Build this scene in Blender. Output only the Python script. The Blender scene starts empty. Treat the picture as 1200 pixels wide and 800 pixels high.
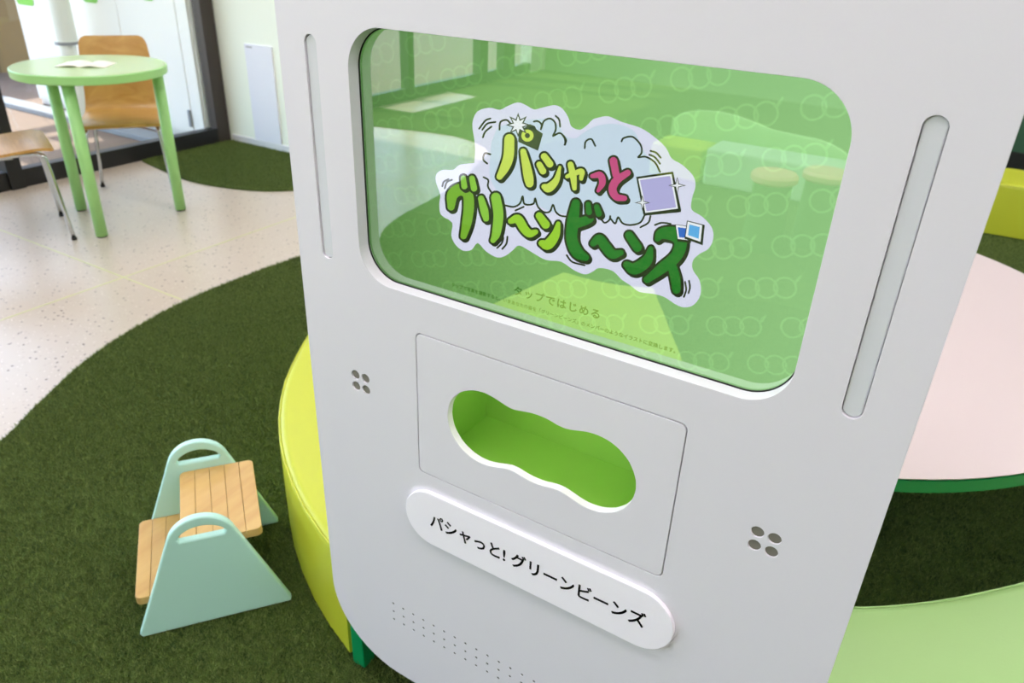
import bpy, bmesh, math, random
import numpy as np
from mathutils import Matrix, Vector
random.seed(7)
rng = np.random.default_rng(7)
SC = bpy.context.scene
COL = SC.collection

# ------------------------------------------------------------------ camera
cam = bpy.data.cameras.new('camera')
cam.sensor_width = 36.0
cam.lens = 36.0 * 891.0 / 1200.0
cam.clip_start = 0.02
cam.clip_end = 200
cam.dof.use_dof = True
cam.dof.focus_distance = 0.93
cam.dof.aperture_fstop = 7.5
camo = bpy.data.objects.new('camera', cam)
COL.objects.link(camo)
R = ((0.84854326, -0.27617839, 0.45133118), (0.5279009, 0.38386278, -0.75760808), (0.03598574, 0.88112136, 0.471519))
m4 = Matrix(R).to_4x4()
m4.translation = Vector((0, 0, 1.35))
camo.matrix_world = m4
SC.camera = camo

# ------------------------------------------------------------------ sky, sun, exposure
world = bpy.data.worlds.new('world')
SC.world = world
world.use_nodes = True
wn = world.node_tree
wn.nodes.clear()
sky = wn.nodes.new('ShaderNodeTexSky')
sky.sky_type = 'NISHITA'
sky.sun_disc = False
sky.sun_elevation = math.radians(55)
sky.sun_rotation = math.radians(280)
bgn = wn.nodes.new('ShaderNodeBackground')
bgn.inputs['Strength'].default_value = 1.05
wo = wn.nodes.new('ShaderNodeOutputWorld')
wn.links.new(sky.outputs[0], bgn.inputs[0])
wn.links.new(bgn.outputs[0], wo.inputs[0])

sun = bpy.data.lights.new('sun', 'SUN')
sun.energy = 7.0
sun.angle = math.radians(0.6)
sun.color = (1.0, 0.95, 0.86)
suno = bpy.data.objects.new('sun', sun)
COL.objects.link(suno)
suno.rotation_euler = Vector((0.55, -0.12, -0.82)).to_track_quat('-Z', 'Y').to_euler()
suno.location = (-10, 3, 12)

LAMP = 16.2            # radiance of the ceiling panels

vs = SC.view_settings
vs.view_transform = 'Standard'
vs.look = 'None'
vs.exposure = 0.0
vs.gamma = 1.0
vs.use_curve_mapping = False
SC.cycles.use_denoising = True
SC.cycles.max_bounces = 10
SC.cycles.diffuse_bounces = 5
SC.cycles.transparent_max_bounces = 12
SC.cycles.sample_clamp_indirect = 6.0

# ------------------------------------------------------------------ material helpers
def lin(c):
    out = []
    for v in c:
        v = v / 255.0
        out.append(v / 12.92 if v <= 0.04045 else ((v + 0.055) / 1.055) ** 2.4)
    return tuple(out) + (1.0,)

def new_mat(name):
    m = bpy.data.materials.new(name)
    m.use_nodes = True
    nt = m.node_tree
    return m, nt, nt.nodes['Principled BSDF']

def coord(nt, scale=(1, 1, 1)):
    tc = nt.nodes.new('ShaderNodeTexCoord')
    mp = nt.nodes.new('ShaderNodeMapping')
    mp.inputs['Scale'].default_value = scale
    nt.links.new(tc.outputs['Object'], mp.inputs[0])
    return mp.outputs[0]

def paint(name, c, rough=0.45, var=0.04, scale=6.0, bump=0.0, metal=0.0, spec=0.5, coat=0.0):
    m, nt, b = new_mat(name)
    co = coord(nt)
    nz = nt.nodes.new('ShaderNodeTexNoise')
    nz.inputs['Scale'].default_value = scale
    nz.inputs['Detail'].default_value = 4
    nt.links.new(co, nz.inputs['Vector'])
    rp = nt.nodes.new('ShaderNodeMix')
    rp.data_type = 'RGBA'
    l = lin(c)
    rp.inputs['A'].default_value = tuple(v * (1 - var) for v in l[:3]) + (1,)
    rp.inputs['B'].default_value = tuple(min(1, v * (1 + var)) for v in l[:3]) + (1,)
    nt.links.new(nz.outputs['Fac'], rp.inputs['Factor'])
    nt.links.new(rp.outputs['Result'], b.inputs['Base Color'])
    b.inputs['Roughness'].default_value = rough
    b.inputs['Metallic'].default_value = metal
    b.inputs['Specular IOR Level'].default_value = spec
    b.inputs['Coat Weight'].default_value = coat
    if bump:
        n2 = nt.nodes.new('ShaderNodeTexNoise')
        n2.inputs['Scale'].default_value = scale * 40
        nt.links.new(co, n2.inputs['Vector'])
        bp = nt.nodes.new('ShaderNodeBump')
        bp.inputs['Strength'].default_value = bump
        bp.inputs['Distance'].default_value = 0.002
        nt.links.new(n2.outputs['Fac'], bp.inputs['Height'])
        nt.links.new(bp.outputs[0], b.inputs['Normal'])
    return m

def glow(name, c, strength=1.0):
    m, nt, b = new_mat(name)
    nt.nodes.remove(b)
    e = nt.nodes.new('ShaderNodeEmission')
    e.inputs['Color'].default_value = lin(c)
    e.inputs['Strength'].default_value = strength
    nt.links.new(e.outputs[0], nt.nodes['Material Output'].inputs[0])
    return m

def glass_sheet(name, base, tint=(1, 1, 1), rough=0.0):
    m, nt, b = new_mat(name)
    nt.nodes.remove(b)
    lw = nt.nodes.new('ShaderNodeLayerWeight')
    pw = nt.nodes.new('ShaderNodeMath'); pw.operation = 'POWER'; pw.inputs[1].default_value = 5
    nt.links.new(lw.outputs['Facing'], pw.inputs[0])
    ml = nt.nodes.new('ShaderNodeMath'); ml.operation = 'MULTIPLY_ADD'
    ml.inputs[1].default_value = 1 - base; ml.inputs[2].default_value = base
    nt.links.new(pw.outputs[0], ml.inputs[0])
    t = nt.nodes.new('ShaderNodeBsdfTransparent'); t.inputs[0].default_value = tuple(tint) + (1,)
    g = nt.nodes.new('ShaderNodeBsdfGlossy'); g.inputs['Roughness'].default_value = rough
    mx = nt.nodes.new('ShaderNodeMixShader')
    nt.links.new(ml.outputs[0], mx.inputs[0])
    nt.links.new(t.outputs[0], mx.inputs[1]); nt.links.new(g.outputs[0], mx.inputs[2])
    nt.links.new(mx.outputs[0], nt.nodes['Material Output'].inputs[0])
    return m

def wood(name, c1, c2, axis_scale, rough=0.4):
    m, nt, b = new_mat(name)
    co = coord(nt, axis_scale)
    nz = nt.nodes.new('ShaderNodeTexNoise')
    nz.inputs['Scale'].default_value = 3.0
    nz.inputs['Detail'].default_value = 6
    nz.inputs['Distortion'].default_value = 0.8
    nt.links.new(co, nz.inputs['Vector'])
    cr = nt.nodes.new('ShaderNodeValToRGB')
    cr.color_ramp.elements[0].position = 0.3; cr.color_ramp.elements[0].color = lin(c1)
    cr.color_ramp.elements[1].position = 0.7; cr.color_ramp.elements[1].color = lin(c2)
    nt.links.new(nz.outputs['Fac'], cr.inputs[0])
    nt.links.new(cr.outputs[0], b.inputs['Base Color'])
    b.inputs['Roughness'].default_value = rough
    return m

def terrazzo(name):
    m, nt, b = new_mat(name)
    co = coord(nt)
    def chips(scale, thr, col, prev):
        v = nt.nodes.new('ShaderNodeTexVoronoi'); v.inputs['Scale'].default_value = scale
        nt.links.new(co, v.inputs['Vector'])
        lt = nt.nodes.new('ShaderNodeMath'); lt.operation = 'LESS_THAN'; lt.inputs[1].default_value = thr
        nt.links.new(v.outputs['Distance'], lt.inputs[0])
        sep = nt.nodes.new('ShaderNodeSeparateColor'); nt.links.new(v.outputs['Color'], sep.inputs[0])
        g = nt.nodes.new('ShaderNodeMath'); g.operation = 'GREATER_THAN'; g.inputs[1].default_value = 0.45
        nt.links.new(sep.outputs[0], g.inputs[0])
        f = nt.nodes.new('ShaderNodeMath'); f.operation = 'MULTIPLY'
        nt.links.new(lt.outputs[0], f.inputs[0]); nt.links.new(g.outputs[0], f.inputs[1])
        mx = nt.nodes.new('ShaderNodeMix'); mx.data_type = 'RGBA'
        nt.links.new(f.outputs[0], mx.inputs['Factor'])
        if isinstance(prev, tuple): mx.inputs['A'].default_value = prev
        else: nt.links.new(prev, mx.inputs['A'])
        mx.inputs['B'].default_value = lin(col)
        return mx.outputs['Result']
    nz = nt.nodes.new('ShaderNodeTexNoise'); nz.inputs['Scale'].default_value = 2.2; nz.inputs['Detail'].default_value = 5
    nt.links.new(co, nz.inputs['Vector'])
    base = nt.nodes.new('ShaderNodeMix'); base.data_type = 'RGBA'
    base.inputs['A'].default_value = lin((188, 174, 158)); base.inputs['B'].default_value = lin((201, 187, 170))
    nt.links.new(nz.outputs['Fac'], base.inputs['Factor'])
    c = chips(55, 0.22, (182, 165, 150), base.outputs['Result'])
    c = chips(38, 0.17, (112, 96, 86), c)
    c = chips(70, 0.15, (232, 222, 212), c)
    nt.links.new(c, b.inputs['Base Color'])
    b.inputs['Roughness'].default_value = 0.28
    return m

def turf_mat(name, a, bcol, scale=35):
    m, nt, b = new_mat(name)
    co = coord(nt)
    nz = nt.nodes.new('ShaderNodeTexNoise'); nz.inputs['Scale'].default_value = scale; nz.inputs['Detail'].default_value = 6
    nz.inputs['Roughness'].default_value = 0.7
    nt.links.new(co, nz.inputs['Vector'])
    cr = nt.nodes.new('ShaderNodeValToRGB')
    cr.color_ramp.elements[0].position = 0.32; cr.color_ramp.elements[0].color = lin(a)
    cr.color_ramp.elements[1].position = 0.68; cr.color_ramp.elements[1].color = lin(bcol)
    nt.links.new(nz.outputs['Fac'], cr.inputs[0])
    nt.links.new(cr.outputs[0], b.inputs['Base Color'])
    b.inputs['Roughness'].default_value = 0.9
    b.inputs['Specular IOR Level'].default_value = 0.15
    n2 = nt.nodes.new('ShaderNodeTexNoise'); n2.inputs['Scale'].default_value = 260
    nt.links.new(co, n2.inputs['Vector'])
    bp = nt.nodes.new('ShaderNodeBump'); bp.inputs['Strength'].default_value = 0.9; bp.inputs['Distance'].default_value = 0.012
    nt.links.new(n2.outputs['Fac'], bp.inputs['Height'])
    nt.links.new(bp.outputs[0], b.inputs['Normal'])
    return m

def display_falloff_mat(name, gain=1.1):
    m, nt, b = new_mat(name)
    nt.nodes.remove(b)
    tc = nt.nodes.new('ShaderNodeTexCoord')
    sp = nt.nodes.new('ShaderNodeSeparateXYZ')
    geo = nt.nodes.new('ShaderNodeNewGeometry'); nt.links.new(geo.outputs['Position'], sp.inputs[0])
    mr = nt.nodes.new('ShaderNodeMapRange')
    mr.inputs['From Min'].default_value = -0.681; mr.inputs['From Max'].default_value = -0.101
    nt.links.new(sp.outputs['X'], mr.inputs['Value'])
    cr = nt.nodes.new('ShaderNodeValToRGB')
    cr.color_ramp.elements[0].color = lin((92, 142, 74))  # darker left, brighter right: oblique-view dimming put into the emission colours
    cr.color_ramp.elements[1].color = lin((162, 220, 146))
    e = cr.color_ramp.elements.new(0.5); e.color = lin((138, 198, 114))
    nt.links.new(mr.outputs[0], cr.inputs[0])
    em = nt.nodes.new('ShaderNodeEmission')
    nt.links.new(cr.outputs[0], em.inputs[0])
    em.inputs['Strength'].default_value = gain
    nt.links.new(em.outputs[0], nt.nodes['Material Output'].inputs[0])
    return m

M = {}
M['panel'] = paint('white_panel', (229, 224, 230), 0.42, 0.01, 3, 0.02)
M['plate'] = paint('nameplate_white', (255, 248, 255), 0.3, 0.005)
M['strip'] = paint('frosted_strip', (220, 220, 224), 0.25, 0.01)
M['door'] = paint('door_white', (230, 225, 231), 0.4, 0.01, 3, 0.02)
M['dark'] = paint('dark_gasket', (18, 20, 16), 0.5)
M['gap'] = paint('shadow_gap_grey', (90, 88, 82), 0.7)
M['plug'] = paint('taupe_plug', (128, 122, 112), 0.5, 0.05, 60)
M['box_green'] = paint('compartment_green', (140, 192, 76), 0.4, 0.03)
M['leg_green'] = paint('leg_green', (0, 146, 84), 0.4, 0.03)
M['edge_green'] = paint('edge_green', (0, 122, 58), 0.4, 0.03)
M['ink'] = paint('black_ink', (8, 8, 8), 0.5)
M['yellow'] = paint('yellow_vinyl', (190, 196, 50), 0.42, 0.03, 5, 0.08)
M['lime'] = paint('lime_vinyl', (190, 215, 70), 0.42, 0.03, 5, 0.08)
M['mint'] = paint('pale_green_vinyl', (162, 198, 124), 0.42, 0.03, 5, 0.08)
M['pale_mint'] = paint('pale_mint_vinyl', (196, 228, 205), 0.45, 0.03, 5, 0.08)
M['pink'] = paint('pale_pink_top', (212, 196, 192), 0.35, 0.015, 2)
M['blush'] = paint('blush_vinyl', (236, 190, 170), 0.45, 0.02)
M['stool_mint'] = paint('mint_lacquer', (186, 229, 216), 0.4, 0.02, 4)
M['table_green'] = paint('table_green', (158, 212, 130), 0.4, 0.02)
M['table_top'] = paint('table_green_window_pale', (182, 206, 144), 0.22, 0.02)  # paler than the rim, with the window's reflection put into the colour
M['board'] = wood('pale_wood_board', (190, 148, 84), (206, 170, 104), (9, 1.6, 9), 0.38)
M['board_edge'] = M['board']
M['ply'] = wood('honey_plywood', (178, 130, 60), (200, 156, 84), (30, 3, 3), 0.35)
M['chrome'] = paint('chrome', (205, 208, 210), 0.16, 0.01, metal=1.0)
M['rubber'] = paint('black_rubber', (25, 25, 25), 0.7)
M['frame'] = paint('dark_bronze_frame', (56, 47, 42), 0.45, 0.06, 8)
M['rail'] = paint('black_frame', (26, 24, 24), 0.45, 0.05)
M['window'] = glass_sheet('window_glass', 0.04, (0.96, 0.98, 0.97))
M['screen_glass'] = glass_sheet('screen_glass', 0.20)
M['floor'] = terrazzo('terrazzo')
M['joint'] = paint('lime_joint', (208, 212, 148), 0.4, 0.05, 30)
M['turf'] = turf_mat('turf_ground', (58, 78, 34), (98, 118, 54))
M['blade'] = turf_mat('turf_blade', (74, 96, 44), (150, 166, 94), 120)
M['wall_mint'] = paint('pale_mint_wall', (242, 247, 230), 0.7, 0.012, 2, 0.03)
M['wall_white'] = paint('white_wall', (226, 226, 220), 0.75, 0.01, 2, 0.03)
M['wall_sage'] = paint('sage_wall', (122, 150, 108), 0.7, 0.02, 2)
M['wall_dark'] = paint('dark_green_wall', (44, 84, 58), 0.6, 0.03, 2)
M['base_white'] = paint('baseboard_white', (226, 228, 226), 0.5, 0.01)
M['base_black'] = paint('baseboard_black', (16, 18, 14), 0.6)
M['ceiling'] = paint('ceiling_white', (232, 232, 228), 0.85, 0.01)
M['fixture'] = paint('fixture_white', (235, 235, 235), 0.5)
M['lamp'] = glow('lamp_panel', (253, 247, 255), LAMP)
M['board_white'] = paint('notice_white', (232, 233, 240), 0.55, 0.015, 3)
M['paper'] = paint('paper', (240, 234, 218), 0.6, 0.03, 20)
M['paper_print'] = paint('paper_print', (206, 186, 168), 0.6, 0.05, 20)
M['pave'] = paint('brown_paving', (128, 106, 90), 0.8, 0.14, 9, 0.3)
M['kerb'] = paint('grey_kerb', (140, 142, 146), 0.7, 0.05, 8)
M['steel_white'] = paint('white_steel', (242, 238, 230), 0.4, 0.01)
M['pole_white'] = paint('white_pole', (238, 238, 226), 0.4, 0.01)
M['brand_green'] = paint('leaf_green_mark', (110, 200, 30), 0.5)
M['brown_wall'] = paint('brown_tile_wall', (118, 92, 72), 0.7, 0.15, 5, 0.1)
M['tan'] = paint('tan_band', (150, 124, 84), 0.7, 0.1)
M['added_canopy'] = paint('added_canopy_grey', (190, 188, 182), 0.7)
M['hedge'] = turf_mat('hedge_leaves', (40, 62, 26), (92, 116, 58), 14)
M['stool_base'] = paint('stool_base_green', (84, 120, 60), 0.5)
M['wave'] = paint('wave_panel_green', (178, 224, 160), 0.5, 0.02)

# ------------------------------------------------------------------ object helpers
def link(name, mesh, mat, parent=None, loc=None):
    o = bpy.data.objects.new(name, mesh)
    COL.objects.link(o)
    mats = mat if isinstance(mat, (list, tuple)) else [mat]
    if len(mesh.materials) == 0:
        for q in mats:
            mesh.materials.append(M[q] if isinstance(q, str) else q)
    if parent is not None:
        o.parent = parent
        o.matrix_parent_inverse = Matrix.Identity(4)
        pl = Vector(parent['_w']) if '_w' in parent else Vector((0, 0, 0))
        if loc is None:
            mesh.transform(Matrix.Translation(-pl))       # mesh was written in world space
        else:
            o.location = loc
    elif loc is not None:
        o.location = loc
    return o

def thing(name, label, cat, loc=(0, 0, 0), group=None):
    o = bpy.data.objects.new(name, None)
    o.empty_display_size = 0.1
    COL.objects.link(o)
    o.location = loc
    o['_w'] = tuple(loc)
    o['label'] = label
    o['category'] = cat
    if group: o['group'] = group
    return o

def tag(o, label, cat, group=None):
    o['label'] = label; o['category'] = cat
    if group: o['group'] = group
    return o

def struct(o):
    o['kind'] = 'structure'
    return o

def mk(bm, smooth=False):
    me = bpy.data.meshes.new('mesh')
    bmesh.ops.recalc_face_normals(bm, faces=bm.faces)
    bm.to_mesh(me); bm.free()
    if smooth:
        for p in me.polygons: p.use_smooth = True
    return me

def add_box(bm, a, b, bevel=0.0, seg=2):
    r = bmesh.ops.create_cube(bm, size=1)
    s = Vector(b) - Vector(a); c = (Vector(a) + Vector(b)) / 2
    bmesh.ops.scale(bm, vec=s, verts=r['verts'])
    bmesh.ops.translate(bm, vec=c, verts=r['verts'])
    if bevel:
        es = list({e for v in r['verts'] for e in v.link_edges})
        bmesh.ops.bevel(bm, geom=es, offset=bevel, segments=seg, affect='EDGES', profile=0.5)

def box(a, b, bevel=0.0, seg=2):
    bm = bmesh.new(); add_box(bm, a, b, bevel, seg)
    return mk(bm)

def smooth_path(pts, n=6):
    """Catmull-Rom through tuples of any length"""
    P = [np.array(p, float) for p in pts]
    if len(P) < 3: 
        return [P[0] + (P[-1] - P[0]) * t for t in np.linspace(0, 1, n + 1)]
    out = []
    for i in range(len(P) - 1):
        p0 = P[i - 1] if i else 2 * P[0] - P[1]
        p1, p2 = P[i], P[i + 1]
        p3 = P[i + 2] if i + 2 < len(P) else 2 * P[-1] - P[-2]
        for k in range(n):
            t = k / n
            out.append(0.5 * (2 * p1 + (p2 - p0) * t + (2 * p0 - 5 * p1 + 4 * p2 - p3) * t * t + (3 * p1 - p0 - 3 * p2 + p3) * t ** 3))
    out.append(P[-1])
    return out

def add_tube(bm, path, r, n=12, cap=True):
    path = [Vector(p) for p in path]
    rs = r if isinstance(r, (list, tuple)) else [r] * len(path)
    rings = []
    up = None
    for i, p in enumerate(path):
        d = (path[min(i + 1, len(path) - 1)] - path[max(i - 1, 0)]).normalized()
        if up is None:
            up = Vector((0, 0, 1)) if abs(d.z) < 0.9 else Vector((1, 0, 0))
        s = d.cross(up).normalized(); up = s.cross(d).normalized()
        rings.append([bm.verts.new(p + (s * math.cos(2 * math.pi * k / n) + up * math.sin(2 * math.pi * k / n)) * rs[i]) for k in range(n)])
    for a, b in zip(rings, rings[1:]):
        for k in range(n):
            bm.faces.new((a[k], a[(k + 1) % n], b[(k + 1) % n], b[k]))
    if cap:
        bm.faces.new(rings[0]); bm.faces.new(rings[-1])

def tube(path, r, n=12, smooth=True):
    bm = bmesh.new(); add_tube(bm, path, r, n)
    return mk(bm, smooth)

def lathe(profile, c, n=48, smooth=True):
    bm = bmesh.new()
    rings = []
    for r, z in profile:
        if r < 1e-6: rings.append([bm.verts.new((c[0], c[1], c[2] + z))])
        else: rings.append([bm.verts.new((c[0] + r * math.cos(2 * math.pi * k / n), c[1] + r * math.sin(2 * math.pi * k / n), c[2] + z)) for k in range(n)])
    for a, b in zip(rings, rings[1:]):
        for k in range(n):
            vs_ = []
            for v in (a[k % len(a)], a[(k + 1) % len(a)], b[(k + 1) % len(b)], b[k % len(b)]):
                if v not in vs_: vs_.append(v)
            if len(vs_) > 2: bm.faces.new(vs_)
    me = mk(bm)
    if smooth:
        for p in me.polygons: p.use_smooth = abs(p.normal.z) < 0.999 
        try: me.set_sharp_from_angle(angle=math.radians(35))
        except Exception: pass
        for p in me.polygons: p.use_smooth = True
    return me

def rrect(x0, x1, y0, y1, r, n=10):
    pts = []
    for cx, cy, a in ((x1 - r, y1 - r, 0), (x0 + r, y1 - r, 90), (x0 + r, y0 + r, 180), (x1 - r, y0 + r, 270)):
        for k in range(n + 1):
            t = math.radians(a + 90 * k / n)
            pts.append((cx + r * math.cos(t), cy + r * math.sin(t)))
    return pts

def circ(cx, cy, r, n=20):
    return [(cx + r * math.cos(2 * math.pi * k / n), cy + r * math.sin(2 * math.pi * k / n)) for k in range(n)]

def plate(outer, holes, thick, bevel=0.0, mat4=None, seg=2):
    """flat plate with holes: local XY outline, local Z 0 (back) .. thick (front)"""
    cu = bpy.data.curves.new('c', 'CURVE')
    cu.dimensions = '2D'; cu.fill_mode = 'BOTH' if thick else 'BOTH'
    cu.extrude = max(0.0, thick / 2 - bevel); cu.bevel_depth = bevel; cu.bevel_resolution = seg
    cu.offset = -bevel
    for pts in [outer] + list(holes):
        s = cu.splines.new('POLY'); s.points.add(len(pts) - 1); s.use_cyclic_u = True
        for q, (x, y) in zip(s.points, pts): q.co = (x, y, 0, 1)
    o = bpy.data.objects.new('c', cu); COL.objects.link(o)
    dg = bpy.context.evaluated_depsgraph_get(); dg.update()
    me = bpy.data.meshes.new_from_object(o.evaluated_get(dg))
    bpy.data.objects.remove(o); bpy.data.curves.remove(cu)
    me.transform(Matrix.Translation((0, 0, thick / 2)))
    me.materials.clear()
    if mat4 is not None: me.transform(mat4)
    for p in me.polygons: p.use_smooth = False
    return me

def FACE(y):      # local XY -> world XZ, local +Z -> world -Y (towards the viewer), back at world y
    return Matrix(((1, 0, 0, 0), (0, 0, -1, y), (0, 1, 0, 0), (0, 0, 0, 1)))

def FLOORM(z):
    return Matrix.Translation((0, 0, z))

def text_mesh(body, size, weight=0.0, spacing=1.0, align='LEFT'):
    """lettering as a flat mesh; weight thickens the strokes"""
    c = bpy.data.curves.new('t', 'FONT')
    c.body = body; c.size = size; c.space_character = spacing
    c.align_x = align; c.resolution_u = 3
    o = bpy.data.objects.new('t', c); COL.objects.link(o)
    dg = bpy.context.evaluated_depsgraph_get(); dg.update()
    me = bpy.data.meshes.new_from_object(o.evaluated_get(dg))
    bpy.data.objects.remove(o); bpy.data.curves.remove(c)
    me.materials.clear()
    if weight:
        vs0 = [tuple(v.co) for v in me.vertices]; fs0 = [tuple(p.vertices) for p in me.polygons]
        V, Fc = [], []
        for k in range(8):
            dx, dy = weight * math.cos(k * math.pi / 4), weight * math.sin(k * math.pi / 4)
            b = len(V)
            V += [(x + dx, y + dy, z) for x, y, z in vs0]
            Fc += [tuple(b + i for i in f) for f in fs0]
        me = bpy.data.meshes.new('t'); me.from_pydata(V, [], Fc); me.update()
    xs = [v.co.x for v in me.vertices]
    return me, min(xs), max(xs)

# ================================================================== THE ROOM
WX = -4.52        # window wall
PY_ = 3.57        # pale partition
CZ = 2.9
C = Vector((-0.39, 2.17, 0))     # centre of the round table and its ring of benches

struct(link('floor', box((WX - 0.05, -6.6, -0.05), (4.6, 6.0, 0.0)), 'floor'))
fl = bpy.data.objects['floor']
for k, x in enumerate((-2.95, -1.15, 0.65, 2.45)):
    link('floor_joint', box((x - 0.0026, -6.5, -0.001), (x + 0.0026, 5.9, 0.0012)), 'joint', fl)
for k, y in enumerate((-5.5, -3.7, -1.9, -0.11, 1.69, 3.49)):
    link('floor_joint', box((WX, y - 0.0026, -0.001), (4.5, y + 0.0026, 0.0012)), 'joint', fl)
struct(link('ceiling', box((WX - 0.1, -6.7, CZ), (4.7, 6.1, CZ + 0.1)), 'ceiling'))
struct(link('wall_back', box((WX - 0.1, 5.85, 0), (4.6, 5.95, CZ)), 'wall_dark'))
struct(link('baseboard_back', box((-1.9, 5.825, 0), (4.5, 5.85, 0.24)), 'base_black'))
struct(link('wall_right', box((4.5, -6.6, 0), (4.6, 5.95, CZ)), 'wall_white'))
struct(link('wall_front', box((WX - 0.1, -6.6, 0), (4.6, -6.5, CZ)), 'wall_sage'))
struct(link('wall_partition', box((WX + 0.0, PY_, 0), (-2.0, PY_ + 0.12, CZ)), 'wall_mint'))
struct(link('baseboard_partition', box((WX + 0.05, PY_ - 0.014, 0), (-2.0, PY_, 0.05), 0.003), 'base_white'))

# window wall: bays between posts, each bay a window with its own rails, post and pane
posts = [(3.51, 0.10), (2.09, 0.08), (0.65, 0.07), (-0.8, 0.07), (-2.2, 0.07), (-3.45, 0.07), (-4.075, 0.08), (-5.24, 0.14), (-5.72, 0.22), (-6.27, 0.16)]
for i in range(len(posts) - 1):
    (ya, wa), (yb, wb) = posts[i], posts[i + 1]
    w = bpy.data.objects.new('window_%d' % (i + 1), None); COL.objects.link(w)
    w.location = (WX, yb, 0); w['_w'] = (WX, yb, 0); struct(w)
    link('frame_post', box((WX - 0.05, ya - wa / 2, 0), (WX + (0.045 if i else 0.03), ya + wa / 2, CZ), 0.003), 'frame' if i == 0 else 'rail', w)
    link('bottom_rail', box((WX - 0.04, yb + wb / 2, 0), (WX + 0.03, ya - wa / 2, 0.10), 0.003), 'rail', w)
    link('top_rail', box((WX - 0.04, yb + wb / 2, CZ - 0.12), (WX + 0.03, ya - wa / 2, CZ)), 'rail', w)
    link('pane', box((WX - 0.012, yb + wb / 2, 0.10), (WX - 0.004, ya - wa / 2, CZ - 0.12)), 'window', w)
struct(link('wall_left', box((WX - 0.1, -6.5, 0), (WX + 0.04, -6.19, CZ)), 'wall_white'))

# artificial lawns
def spl(pts, n=8):
    return [tuple(p) for p in smooth_path(pts, n)]
edge = spl([(-2.0, 5.8), (-2.15, 4.2), (-2.42, 3.0), (-2.524, 2.275), (-2.543, 1.957), (-2.538, 1.694), (-2.49, 1.432), (-2.404, 1.178), (-2.26, 0.922), (-2.165, 0.77),
            (-2.03, 0.42), (-1.98, 0.0), (-2.08, -0.6), (-2.30, -1.05), (-2.49, -1.4), (-2.6, -2.05), (-2.75, -2.55), (-2.95, -3.0), (-3.35, -3.18), (-3.8, -3.1), (-4.15, -3.0), (-4.46, -2.88)]) + [(-4.46, -3.6), (-4.1, -3.61), (-4.1, -4.6), (-4.46, -4.61), (-4.46, -6.45)]
lawn_poly = edge + [(4.45, -6.45), (4.45, 5.8)]
lawn = struct(link('floor_turf', plate(lawn_poly, [], 0.008, 0, FLOORM(0.0)), 'turf'))
edge2 = spl([(-4.47, 2.845), (-4.203, 2.794), (-3.909, 2.752), (-3.651, 2.784), (-3.452, 2.859), (-3.31, 2.972), (-3.1, 3.25), (-3.02, 3.55)])
lawn2_poly = edge2 + [(-4.47, 3.55)]
lawn2 = struct(link('floor_turf_corner', plate(lawn2_poly, [], 0.008, 0, FLOORM(0.0)), 'turf'))

def inside(poly, x, y):
    c = np.zeros(len(x), bool)
    n = len(poly)
    for i in range(n):
        x1, y1 = poly[i]; x2, y2 = poly[(i + 1) % n]
        if y1 == y2: continue
        k = ((y1 > y) != (y2 > y)) & (x < (x2 - x1) * (y - y1) / (y2 - y1) + x1)
        c ^= k
    return c

def blades(name, poly, x0, x1, y0, y1, n, parent, h=0.013):
    x = rng.uniform(x0, x1, n); y = rng.uniform(y0, y1, n)
    k = inside(poly, x, y)
    x, y = x[k], y[k]; n = len(x)
    a = rng.uniform(0, 2 * np.pi, n); l = rng.uniform(0.5, 1.0, n) * h; w = rng.uniform(0.0012, 0.0022, n)
    t = rng.uniform(0, 2 * np.pi, n); lean = rng.uniform(0.2, 0.9, n) * l
    co = np.zeros((n, 3, 3), np.float32)
    co[:, 0] = np.stack([x - np.cos(a) * w, y - np.sin(a) * w, np.full(n, 0.006)], 1)
    co[:, 1] = np.stack([x + np.cos(a) * w, y + np.sin(a) * w, np.full(n, 0.006)], 1)
    co[:, 2] = np.stack([x + np.cos(t) * lean, y + np.sin(t) * lean, 0.008 + l], 1)
    me = bpy.data.meshes.new('blades')
    me.vertices.add(3 * n); me.vertices.foreach_set('co', co.ravel())
    me.loops.add(3 * n); me.loops.foreach_set('vertex_index', np.arange(3 * n, dtype=np.int32))
    me.polygons.add(n)
    me.polygons.foreach_set('loop_start', np.arange(0, 3 * n, 3, dtype=np.int32))
    me.update(); me.validate()
    o = link(name, me, 'blade', parent)
    o['kind'] = 'stuff'
    return o
blades('turf_pile', lawn_poly, -2.6, -0.45, 0.25, 2.6, 330000, lawn)
blades('turf_pile', lawn_poly, -0.45, 1.6, 0.25, 2.6, 160000, lawn)
blades('turf_pile', lawn_poly, -2.8, 1.6, -1.6, 0.25, 300000, lawn)
blades('turf_pile', lawn_poly, -2.6, 1.6, 2.6, 4.7, 320000, lawn)
blades('turf_pile', lawn2_poly, -4.5, -3.0, 2.7, 3.56, 60000, lawn2)

# ceiling panel lamps
fix_me = None
k = 0
for x in (-3.6, -2.0, -0.4, 1.2, 2.8):
    for y in (-5.2, -2.5, 0.1, 2.6, 5.0):
        t = thing('ceiling_lamp', 'flat white square lamp panel flush with the ceiling', 'lamp', (x, y, CZ), 'ceiling lamp panels')
        if fix_me is None:
            a = bmesh.new()
            for (p, q) in (((-.34, -.34, -.03), (.34, -.30, 0)), ((-.34, .30, -.03), (.34, .34, 0)), ((-.34, -.30, -.03), (-.30, .30, 0)), ((.30, -.30, -.03), (.34, .30, 0))):
                add_box(a, p, q)
            fix_me = mk(a); len_me = box((-.30, -.30, -.02), (.30, .30, -.008))
        link('lamp_frame', fix_me, 'fixture', t, (0, 0, 0))
        link('diffuser', len_me, 'lamp', t, (0, 0, 0))

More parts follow.
